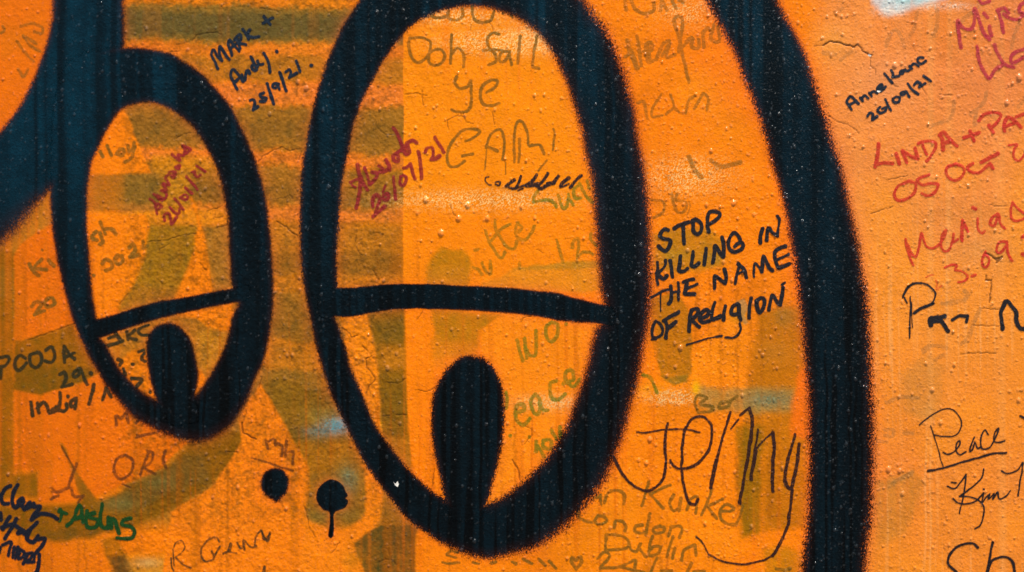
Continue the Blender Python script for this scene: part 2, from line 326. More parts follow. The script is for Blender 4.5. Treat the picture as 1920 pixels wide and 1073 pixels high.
# ------------------------------------------------------------------ dark spray-painted shapes (photo pixels)
def pl(t): return np.array([[float(v) for v in q.split(',')] for q in t.split()])
LE_OUT = pl("261,90 313,99 339,112 378,138 405,167 431,198 449,235 467,271 485,320 497,370 505,430 510,495 512,545 509,600 496,669 480,706 466,742 452,768 434,796 418,809 392,822 365,827 334,821 300,809 272,795 248,778 222,750 198,721 183,695 162,656 144,617 128,567 116,520 107,482 98,417 95,364 95,300 97,240 105,180 125,120 170,95 231,90")
LE_UP = pl("183,280 198,248 217,217 235,201 261,193 282,192 308,198 334,214 360,235 376,256 397,294 410,325 420,364 428,417 431,469 433,521 436,560 400,590 200,625 184,602 177,575 172,534 168,482 164,430 163,377 167,330 173,300")
LE_LOW = pl("193,625 300,590 439,562 436,593 429,624 418,658 399,697 379,726 364,742 340,752 316,756 292,748 266,734 245,716 224,692 209,666 198,645")
LE_LID = pl("160,602 183,598 222,588 287,568 339,559 400,547 435,541 465,535 465,561 439,567 392,576 339,587 274,604 235,617 193,632 165,642")
LE_PUP = pl("275,650 278,632 287,617 300,609 313,606 328,608 342,618 354,632 362,652 368,680 371,700 369,725 366,745 370,790 320,795 292,745 284,718 278,685")
BE_OUT = pl("880,-86 800,-74 730,-42 700,-20 676,0 663,18 647,42 634,68 621,97 611,125 600,157 592,183 584,217 578,248 573,280 567,312 564,377 563,430 565,482 569,525 575,559 583,598 591,637 601,677 613,716 626,750 645,790 668,837 686,871 710,905 736,939 762,970 793,994 832,1020 872,1038 911,1047 945,1042 965,1036 999,1028 1038,1004 1070,978 1095,950 1118,922 1140,885 1158,840 1170,805 1182,757 1192,724 1200,687 1208,637 1215,598 1218,559 1218,500 1217,430 1213,372 1208,330 1203,294 1196,261 1190,217 1179,177 1169,138 1158,110 1143,70 1122,39 1104,16 1085,-8 1040,-48 960,-80")
BE_UP = pl("654,279 660,243 668,217 678,188 689,167 702,144 715,120 731,97 746,76 762,57 780,42 806,29 845,16 885,10 924,16 960,29 986,44 1012,65 1036,97 1051,128 1064,157 1075,191 1085,222 1093,251 1099,285 1104,310 1109,330 1114,370 1118,417 1121,456 1124,503 1126,537 1124,590 1000,570 850,560 640,565 633,537 631,482 634,430 637,377 642,338 647,312")
BE_LOW = pl("633,570 760,560 900,565 1118,590 1117,619 1111,643 1106,671 1098,700 1088,729 1077,760 1065,795 1049,822 1028,856 1007,879 983,903 960,920 937,936 912,945 870,948 835,936 806,918 778,892 751,863 731,837 715,814 702,795 686,755 671,721 657,687 647,650 639,624")
BE_LID = pl("600,545 634,540 663,540 702,536 741,533 804,533 872,536 960,540 1012,546 1046,550 1077,559 1124,570 1150,578 1150,610 1118,606 1077,603 1046,600 1012,594 960,587 911,584 872,581 819,579 757,579 715,583 689,587 673,591 647,594 631,592 600,592")
BE_PUP = pl("882,667 868,669 858,674 843,687 827,708 817,729 811,755 809,797 813,832 819,866 827,897 836,938 850,975 900,975 912,944 919,924 926,897 934,866 941,832 945,797 945,755 941,724 932,700 919,682 903,671")
TL = pl("98,-400 100,0 98,39 91,73 81,104 65,144 47,183 26,217 0,248 -60,310 -200,400 -700,520 -700,900 -200,600 -60,498 0,456 21,437 39,417 57,396 73,377 89,362 105,345 130,340 150,250 175,130 200,105 231,92 232,52 232,0 230,-400")
ARC = pl("1290,-80 1325,0 1341,29 1359,63 1375,91 1388,123 1401,157 1417,198 1430,235 1440,272 1450,312 1461,346 1471,385 1479,427 1488,477 1495,527 1503,585 1508,637 1512,690 1517,742 1518,794 1518,884 1517,937 1513,989 1508,1041 1500,1110 1480,1230 1440,1420 1560,1420 1600,1230 1619,1110 1625,1028 1632,976 1634,924 1636,871 1637,819 1636,768 1634,716 1632,664 1629,611 1625,567 1620,530 1612,482 1607,448 1597,406 1589,372 1581,333 1571,297 1560,266 1550,230 1537,191 1526,157 1516,123 1503,89 1487,57 1471,29 1458,0 1430,-60 1380,-140 1200,-240 1180,-180")
DOT1 = pl("516,878 530,881 539,893 541,908 538,922 528,934 519,941 512,938 500,929 491,917 490,901 496,886 505,880")
DOT2 = pl("620,899 634,903 643,911 648,922 652,929 647,934 653,940 648,951 638,956 627,962 627,985 626,1004 620,1009 616,1003 618,985 618,961 606,955 597,944 594,931 597,917 604,907 612,902")
def smooth_poly(P, sub=4): return catmull(P, sub, True)

HALO = np.full(PX.shape, 60.0, np.float32)
def region_sd(outer, holes, x, y, pad=46):
    sd = poly_sd(x, y, outer, pad)
    for h in holes: sd = np.minimum(sd, -poly_sd(x, y, h, pad))
    return sd

# ------------------------------------------------------------------ mesh helpers
col = sc.collection
def grid_mesh(name, X, Y, Z, keep, attrs, mat, parent=None):
    """X, Y, Z: 2-D arrays; keep: faces kept; attrs: {name: 2-D or 3-D array}; one mesh object"""
    nz, nx = X.shape
    idx = np.arange(nz * nx).reshape(nz, nx)
    q = np.stack([idx[:-1, :-1], idx[:-1, 1:], idx[1:, 1:], idx[1:, :-1]], -1)[keep]
    used = np.zeros(nz * nx, bool); used[q.ravel()] = True
    remap = np.cumsum(used) - 1
    q = remap[q].astype(np.int32); nv, nf = int(used.sum()), len(q)
    me = bpy.data.meshes.new(name)
    me.vertices.add(nv); me.loops.add(nf * 4); me.polygons.add(nf)
    co = np.stack([X.ravel()[used], Y.ravel()[used], Z.ravel()[used]], -1).astype(np.float32)
    me.vertices.foreach_set("co", co.ravel())
    me.loops.foreach_set("vertex_index", q.ravel())
    me.polygons.foreach_set("loop_start", np.arange(nf, dtype=np.int32) * 4)
    me.update(calc_edges=True)
    me.polygons.foreach_set("use_smooth", np.ones(nf, bool))
    for k, a in attrs.items():
        if a.ndim == 3:
            at = me.attributes.new(k, 'FLOAT_COLOR', 'POINT')
            v = np.ones((nv, 4), np.float32); v[:, :3] = a.reshape(-1, 3)[used]
            at.data.foreach_set("color", v.ravel())
        else:
            at = me.attributes.new(k, 'FLOAT', 'POINT')
            at.data.foreach_set("value", a.ravel()[used].astype(np.float32))
    me.materials.append(mat); me.update()
    o = bpy.data.objects.new(name, me); col.objects.link(o)
    if parent: o.parent = parent
    return o

# ------------------------------------------------------------------ materials
def nodes(name):
    m = bpy.data.materials.new(name); m.use_nodes = True; n = m.node_tree; n.nodes.clear()
    return m, n
def N(n, t, **k):
    x = n.nodes.new(t)
    for a, v in k.items(): setattr(x, a, v)
    return x
def mth(n, op, a, b=None, clamp=False):
    x = N(n, "ShaderNodeMath", operation=op, use_clamp=clamp)
    for i, v in enumerate((a, b)):
        if v is None: continue
        if isinstance(v, (int, float)): x.inputs[i].default_value = v
        else: n.links.new(v, x.inputs[i])
    return x.outputs[0]
def noise(n, scale, detail=2.0, rough=0.5, vec=None):
    x = N(n, "ShaderNodeTexNoise"); x.inputs["Scale"].default_value = scale; x.inputs["Detail"].default_value = detail; x.inputs["Roughness"].default_value = rough
    if vec is not None: n.links.new(vec, x.inputs["Vector"])
    return x.outputs["Fac"]
def relief(n, vec, k=1.0):
    """fine tooth of rolled and sprayed paint, the same on every coat"""
    a = noise(n, 330.0, 3.0, 0.6, vec); b = noise(n, 900.0, 1.0, 0.5, vec)
    h = mth(n, 'ADD', mth(n, 'MULTIPLY', a, 1.0), mth(n, 'MULTIPLY', b, 0.25))
    bp = N(n, "ShaderNodeBump"); bp.inputs["Strength"].default_value = 1.0; bp.inputs["Distance"].default_value = 0.0010 * k
    n.links.new(h, bp.inputs["Height"])
    return bp.outputs[0]
def wet(n, p, rough, spec):
    """pimples and beads of rain are glossier than the coat round them"""
    w = N(n, "ShaderNodeAttribute", attribute_name="wet").outputs["Fac"]
    for sock, a, b in (("Roughness", rough, 0.16), ("Specular IOR Level", spec, 0.6)):
        mr = N(n, "ShaderNodeMapRange"); mr.inputs[3].default_value = a; mr.inputs[4].default_value = b
        n.links.new(w, mr.inputs[0]); n.links.new(mr.outputs[0], p.inputs[sock])
def wall_material():
    m, n = nodes("layered wall paint")
    tc = N(n, "ShaderNodeTexCoord").outputs["Object"]
    at = N(n, "ShaderNodeAttribute", attribute_name="paint")
    hsv = N(n, "ShaderNodeHueSaturation"); n.links.new(at.outputs["Color"], hsv.inputs["Color"])
    a = noise(n, 260.0, 3.0, 0.65, tc)
    mr = N(n, "ShaderNodeMapRange"); mr.inputs[1].default_value = 0.25; mr.inputs[2].default_value = 0.75; mr.inputs[3].default_value = 0.89; mr.inputs[4].default_value = 1.09
    n.links.new(a, mr.inputs[0]); n.links.new(mr.outputs[0], hsv.inputs["Value"])
    b = noise(n, 700.0, 1.0, 0.5, tc)
    mr2 = N(n, "ShaderNodeMapRange"); mr2.inputs[1].default_value = 0.3; mr2.inputs[2].default_value = 0.7; mr2.inputs[3].default_value = 1.03; mr2.inputs[4].default_value = 0.98
    n.links.new(b, mr2.inputs[0]); n.links.new(mr2.outputs[0], hsv.inputs["Saturation"])
    p = N(n, "ShaderNodeBsdfPrincipled"); n.links.new(hsv.outputs[0], p.inputs["Base Color"])
    wet(n, p, 0.32, 0.08)
    n.links.new(relief(n, tc, 0.72), p.inputs["Normal"])
    o = N(n, "ShaderNodeOutputMaterial"); n.links.new(p.outputs[0], o.inputs[0])
    return m
def film_material(name, colour, op=1.0, edge=0.8, dry=0.0, rough=0.38, spray=0.0, tone=False, scale=420.0, grain=0.5, fade=0.0):
    """a coat or ink line: 'sd' is the signed distance to its edge in pixels, 'soft' the width of its fringe"""
    m, n = nodes(name)
    tc = N(n, "ShaderNodeTexCoord").outputs["Object"]
    sd = N(n, "ShaderNodeAttribute", attribute_name="sd").outputs["Fac"]
    soft = N(n, "ShaderNodeAttribute", attribute_name="soft").outputs["Fac"]
    nz = mth(n, 'SUBTRACT', noise(n, scale, 2.0, 0.7, tc), 0.5)
    t = mth(n, 'DIVIDE', sd, soft)
    t = mth(n, 'ADD', t, mth(n, 'MULTIPLY', nz, spray * 0.7 if spray else edge))
    if spray:
        n2 = mth(n, 'SUBTRACT', noise(n, 760.0, 1.0, 0.6, tc), 0.5)
        t = mth(n, 'ADD', t, mth(n, 'MULTIPLY', n2, spray * 1.9))
    ss = N(n, "ShaderNodeMapRange", interpolation_type='SMOOTHSTEP')
    k = 0.5 if not spray else grain
    ss.inputs[1].default_value = -k; ss.inputs[2].default_value = k; n.links.new(t, ss.inputs[0])
    a = mth(n, 'MULTIPLY', ss.outputs[0], op)
    if dry:
        d = noise(n, 300.0, 3.0, 0.75, tc)
        mr = N(n, "ShaderNodeMapRange"); mr.inputs[1].default_value = 0.36; mr.inputs[2].default_value = 0.52
        mr.inputs[3].default_value = 1 - dry; mr.inputs[4].default_value = 1.0
        n.links.new(d, mr.inputs[0]); a = mth(n, 'MULTIPLY', a, mr.outputs[0])
    if fade:
        d = noise(n, 45.0, 2.0, 0.6, tc); mr = N(n, "ShaderNodeMapRange"); mr.inputs[1].default_value = 0.35; mr.inputs[2].default_value = 0.62
        mr.inputs[3].default_value = 1 - fade; mr.inputs[4].default_value = 1.0
        n.links.new(d, mr.inputs[0]); a = mth(n, 'MULTIPLY', a, mr.outputs[0])
    p = N(n, "ShaderNodeBsdfPrincipled")
    if tone:
        at = N(n, "ShaderNodeAttribute", attribute_name="paint"); hsv = N(n, "ShaderNodeHueSaturation")
        n.links.new(at.outputs["Color"], hsv.inputs["Color"])
        v = noise(n, 230.0, 3.0, 0.7, tc); mr = N(n, "ShaderNodeMapRange"); mr.inputs[1].default_value = 0.3; mr.inputs[2].default_value = 0.7; mr.inputs[3].default_value = 0.7; mr.inputs[4].default_value = 1.35
        n.links.new(v, mr.inputs[0]); n.links.new(mr.outputs[0], hsv.inputs["Value"]); n.links.new(hsv.outputs[0], p.inputs["Base Color"])
    else:
        p.inputs["Base Color"].default_value = (*[float(c) for c in colour], 1)
    if tone: wet(n, p, rough, 0.10)
    else: p.inputs["Roughness"].default_value = rough; p.inputs["Specular IOR Level"].default_value = 0.25
    n.links.new(relief(n, tc, 1.25 if tone else 0.8), p.inputs["Normal"])
    tr = N(n, "ShaderNodeBsdfTransparent"); mx = N(n, "ShaderNodeMixShader")
    n.links.new(a, mx.inputs[0]); n.links.new(tr.outputs[0], mx.inputs[1]); n.links.new(p.outputs[0], mx.inputs[2])
    o = N(n, "ShaderNodeOutputMaterial"); n.links.new(mx.outputs[0], o.inputs[0])
    return m

# ------------------------------------------------------------------ the wall
wall = bpy.data.objects.new("painted_wall", None); col.objects.link(wall)
wall["label"] = "orange plastered wall with black cartoon eyes, a long black arc and visitors' handwriting"
wall["category"] = "wall"; wall["kind"] = "thing"

SHAPES = [   # name, label, outer, holes, soft function, spray, offset (m)
 ("painted_band", "dark blue-black band running down the top left corner", smooth_poly(TL, 3), [], lambda x, y: 9 + 22 * sstep(300, 420, y) * sstep(120, 60, x) + 3 * sstep(60, 0, y), 1.2, 0.00026),
 ("eye_outline", "dark outline of the small left eye", smooth_poly(LE_OUT), [smooth_poly(LE_UP), smooth_poly(LE_LOW)], lambda x, y: 8 + 8 * sstep(700, 820, y) + 0 * x, 1.0, 0.00032),
 ("eyelid_line", "slanting dark line across the small left eye", smooth_poly(LE_LID), [], lambda x, y: 4 + 0 * x, 1.0, 0.00038),
 ("pupil", "dark teardrop pupil of the small left eye", smooth_poly(LE_PUP), [], lambda x, y: 6.5 + 0 * x, 1.0, 0.00044),
 ("eye_outline", "broad dark outline of the tall middle eye", smooth_poly(BE_OUT), [smooth_poly(BE_UP), smooth_poly(BE_LOW)], lambda x, y: 7 + 12 * sstep(900, 1200, x) + 8 * sstep(800, 1040, y) * sstep(760, 900, x) + 5 * sstep(120, 20, y) * sstep(780, 1000, x), 1.6, 0.00032),
 ("eyelid_line", "dark line across the tall middle eye", smooth_poly(BE_LID, 3), [], lambda x, y: 2.4 + 2 * sstep(740, 1000, x), 0.9, 0.00038),
 ("pupil", "tall dark arch-shaped pupil of the middle eye", smooth_poly(BE_PUP), [], lambda x, y: 8 + 0 * x, 1.6, 0.00044),
 ("painted_arc", "long dark arc with a speckled sprayed edge right of the eyes", smooth_poly(ARC), [], lambda x, y: 12 + 3 * sstep(1500, 1600, x) + 0 * y, 2.0, 0.00032),
 ("paint_spot", "round dark spot with a pointed foot", smooth_poly(DOT1), [], lambda x, y: 5 + 0 * x, 1.2, 0.00032),
 ("paint_spot", "round dark spot with a drip hanging below it", smooth_poly(DOT2, 3), [], lambda x, y: 1.8 + 0 * x, 0.7, 0.00032),
]
spray_mats = {}
DARKC = []
streak = np.clip(vnoise(PX + 3 * vnoise(PX, PY, 90, 130), PY / 60, 9.0, 131), -1, 1)
streak2 = vnoise(PX, PY / 90, 24.0, 132)
films = []
for nm, lb, outer, holes, soft, spray, off in SHAPES:
    w_ = window(outer, 30)
    x, y = PX[w_], PY[w_]
    sd = region_sd(outer, holes, x, y) + wx[w_] * 0.25
    sf = soft(x, y).astype(np.float32)
    HALO[w_] = np.minimum(HALO[w_], -sd)
    films.append((nm, lb, w_, sd, sf, spray, off))
# reddish fringe of thinned spray on the orange coat
hl = np.exp(-np.clip(HALO, 0, 60) / 9.0) * (HALO < 58) * (0.45 + 0.4 * sstep(850, 1150, PX))
lay(np.clip(hl, 0, 1) * 0.62, lin(240, 96, 52))
# vertical run marks, mottling, dirt in the cracks and pits
runs = vnoise(PX, PY / 50, 8.0, 140); runs2 = vnoise(PX, PY / 70, 17.0, 141)
lay(np.clip(runs - 0.25, 0, 1) * 0.55 * sstep(-0.3, 0.5, vnoise(PX, PY, 210, 142)) * (1 - 0.75 * band_x), RUN)
r3 = vnoise(PX + 2 * vnoise(PX, PY, 80, 145), PY / 60, 4.5, 146)
lay(np.clip(r3 - 0.35, 0, 1) * 0.9 * sstep(300, 800, PY) * sstep(1640, 1500, PX) * sstep(-0.2, 0.4, vnoise(PX, PY, 150, 147)), lin(196, 88, 0))
lay(np.clip(-r3 - 0.4, 0, 1) * 0.9 * sstep(1600, 1660, PX) * sstep(250, 600, PY) * sstep(-0.5, 0.2, vnoise(PX, PY, 120, 148)), lin(252, 178, 104))
lay(np.clip(-runs2 - 0.3, 0, 1) * 0.5 * sstep(1560, 1660, PX), lin(246, 168, 90))
C *= (1 + 0.07 * fbm(PX, PY, 40, 150, 3) + 0.05 * vnoise(PX, PY, 6, 151))[..., None]
mott = sstep(0.05, 0.55, fbm(PX, PY, 13, 155, 3)) * old * band_x
lay(mott * 0.38, DARKOL)
m2 = sstep(0.15, 0.7, vnoise(PX, PY, 4.5, 156)) * old * band_x; lay(m2 * 0.34, lin(92, 58, 16))
pit = sstep(-0.18e-3, -0.42e-3, rough * 0.42e-3 * fbm(PX, PY, 11, 21, 3))
lay(pit * (0.3 + 0.2 * old), lin(96, 60, 22))
lay(np.clip(CR, 0, 1) * 0.68, lin(52, 30, 16))
spk = rng.random(PX.shape); lay((spk > 0.9985) * 0.7, lin(60, 40, 26))
sd_run = vnoise(PX + 3 * wob, PY / 70, 6.5, 180)
lay(np.clip(sd_run - 0.3, 0, 1) * 0.75 * sstep(150, 600, PY) * sstep(1560, 1480, PX) * sstep(-0.4, 0.3, vnoise(PX, PY, 110, 181)), lin(150, 80, 6))
C *= 0.82
C = np.clip(C, 0.002, 0.85)

wm = wall_material()
keep = np.ones((NZ - 1, NX - 1), bool)
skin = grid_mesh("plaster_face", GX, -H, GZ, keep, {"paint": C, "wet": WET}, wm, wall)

def box(name, x0, x1, y0, y1, z0, z1, mat, parent=None):
    me = bpy.data.meshes.new(name)
    v = [(x, y, z) for x in (x0, x1) for y in (y0, y1) for z in (z0, z1)]
    f = [(0, 1, 3, 2), (4, 6, 7, 5), (0, 4, 5, 1), (2, 3, 7, 6), (0, 2, 6, 4), (1, 5, 7, 3)]
    me.from_pydata(v, [], f); me.materials.append(mat)
    o = bpy.data.objects.new(name, me); col.objects.link(o)
    if parent: o.parent = parent
    return o
def plain(name, c, sc_, r=0.8):
    m, n = nodes(name); tc = N(n, "ShaderNodeTexCoord").outputs["Object"]
    a = noise(n, sc_, 4.0, 0.6, tc); mx = N(n, "ShaderNodeMix", data_type='RGBA'); n.links.new(a, mx.inputs[0])
    mx.inputs[6].default_value = (*[v * .7 for v in c], 1); mx.inputs[7].default_value = (*[min(1, v * 1.3) for v in c], 1)
    p = N(n, "ShaderNodeBsdfPrincipled"); p.inputs["Roughness"].default_value = r; n.links.new(mx.outputs[2], p.inputs["Base Color"])
    bp = N(n, "ShaderNodeBump"); bp.inputs["Distance"].default_value = .004; n.links.new(a, bp.inputs["Height"]); n.links.new(bp.outputs[0], p.inputs["Normal"])
    o = N(n, "ShaderNodeOutputMaterial"); n.links.new(p.outputs[0], o.inputs[0]); return m
box("wall_core", -3.2, 3.2, 0.006, 0.24, 0.0, 3.2, plain("grey cement render", (.32, .31, .29), 30), wall)
gm = plain("grey asphalt pavement", (.10, .10, .105), 60)
gme = bpy.data.meshes.new("pavement"); gme.from_pydata([(-60, -60, 0), (60, -60, 0), (60, 60, 0), (-60, 60, 0)], [], [(0, 1, 2, 3)]); gme.materials.append(gm)
ground = bpy.data.objects.new("pavement", gme); col.objects.link(ground); ground["kind"] = "structure"; ground.location.z = -0.004

for nm, lb, w_, sd, sf, spray, off in films:
    x, y = PX[w_], PY[w_]
    f = sd / sf
    ok = f > -1.5
    kp = ok[:-1, :-1] | ok[1:, :-1] | ok[:-1, 1:] | ok[1:, 1:]
    st = np.clip(0.5 + 0.5 * streak[w_] + 0.35 * streak2[w_], 0, 1)
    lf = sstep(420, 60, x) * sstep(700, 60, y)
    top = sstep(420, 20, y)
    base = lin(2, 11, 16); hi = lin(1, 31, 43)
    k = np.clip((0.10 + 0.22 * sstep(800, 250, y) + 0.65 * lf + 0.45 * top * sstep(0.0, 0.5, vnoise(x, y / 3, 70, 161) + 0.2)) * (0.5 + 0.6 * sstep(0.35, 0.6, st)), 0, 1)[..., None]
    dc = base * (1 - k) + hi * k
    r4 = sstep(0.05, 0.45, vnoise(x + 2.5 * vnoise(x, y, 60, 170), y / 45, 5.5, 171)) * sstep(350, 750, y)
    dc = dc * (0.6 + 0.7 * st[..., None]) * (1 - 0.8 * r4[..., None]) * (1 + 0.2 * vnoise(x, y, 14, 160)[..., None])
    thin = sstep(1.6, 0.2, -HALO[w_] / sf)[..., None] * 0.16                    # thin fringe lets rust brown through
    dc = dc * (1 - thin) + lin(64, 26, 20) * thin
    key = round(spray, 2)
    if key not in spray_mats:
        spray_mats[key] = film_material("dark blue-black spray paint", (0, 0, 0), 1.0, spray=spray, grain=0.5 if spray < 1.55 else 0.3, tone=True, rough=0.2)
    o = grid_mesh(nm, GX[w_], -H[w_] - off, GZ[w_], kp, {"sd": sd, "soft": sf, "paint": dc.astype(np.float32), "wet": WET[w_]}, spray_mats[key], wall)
    o["label"] = lb

# ------------------------------------------------------------------ handwriting
INK = {
 'navy': (lin(14, 28, 42), .97, .10), 'black': (lin(20, 20, 26), .96, .12), 'crayon': (lin(44, 18, 14), .95, .45),
 'dryblack': (lin(30, 20, 22), .95, .5), 'red': (lin(196, 30, 30), .74, .22), 'maroon': (lin(140, 22, 32), .80, .22), 'plum': (lin(176, 30, 62), .72, .25),
 'olive': (lin(118, 88, 16), .70, .22), 'oliveghost': (lin(124, 94, 24), .48, .3), 'green': (lin(92, 118, 14), .6, .4), 'greenghost': (lin(112, 112, 16), .5, .35),
 'pooja': (lin(44, 40, 14), .90, .18), 'darkgreen': (lin(6, 58, 14), .93, .12), 'ink': (lin(8, 16, 30), .95, .1), 'brown': (lin(96, 50, 16), .75, .35),
 'grey': (lin(150, 120, 70), .28, .4), 'pen': (lin(22, 16, 20), .95, .12), 'pencil': (lin(52, 44, 20), .85, .5), 'redghost': (lin(216, 60, 34), .55, .4)}
mats = {}
def ink_mat(k):
    if k not in mats:
        c, op, dry = INK[k]
        mats[k] = film_material(k + " marker ink", c, op, edge=0.7 if dry < .3 else 1.3, dry=dry, rough=0.4, scale=600, fade=0.0 if op > 0.9 else (0.18 if k in ('red', 'maroon', 'plum', 'pooja') else 0.4))
    return mats[k]
Zs = {'MARK': (380, 30, 5.647), 'ANNE': (1570, 90, 7.153), 'ST1': (1210, 385, 7.153), 'ST2': (1340, 385, 7.153), 'ST3': (1200, 520, 7.664), 'ST4': (1340, 520, 7.664),
 'R1': (640, 240, 5.961), 'R2': (270, 255, 5.961), 'LI': (1620, 200, 5.647), 'MA': (1680, 370, 5.961), 'MI': (1770, 0, 6.706), 'PA': (1680, 520, 7.664),
 'PE': (1720, 750, 7.153), 'KI': (1760, 860, 5.038), 'J1': (1150, 760, 5.365), 'J2': (1300, 760, 3.428), 'KU': (1070, 890, 5.486), 'PO': (0, 630, 5.647),
 'CL': (0, 890, 5.864), 'CA': (820, 210, 5.961), 'OO': (750, 0, 4.877), 'WI': (870, 400, 7.385), 'PG': (940, 590, 3.70), 'RQ': (300, 980, 7.385)}
Zs.update(TILE)
ABOVE, BELOW = 0.00056, 0.00014
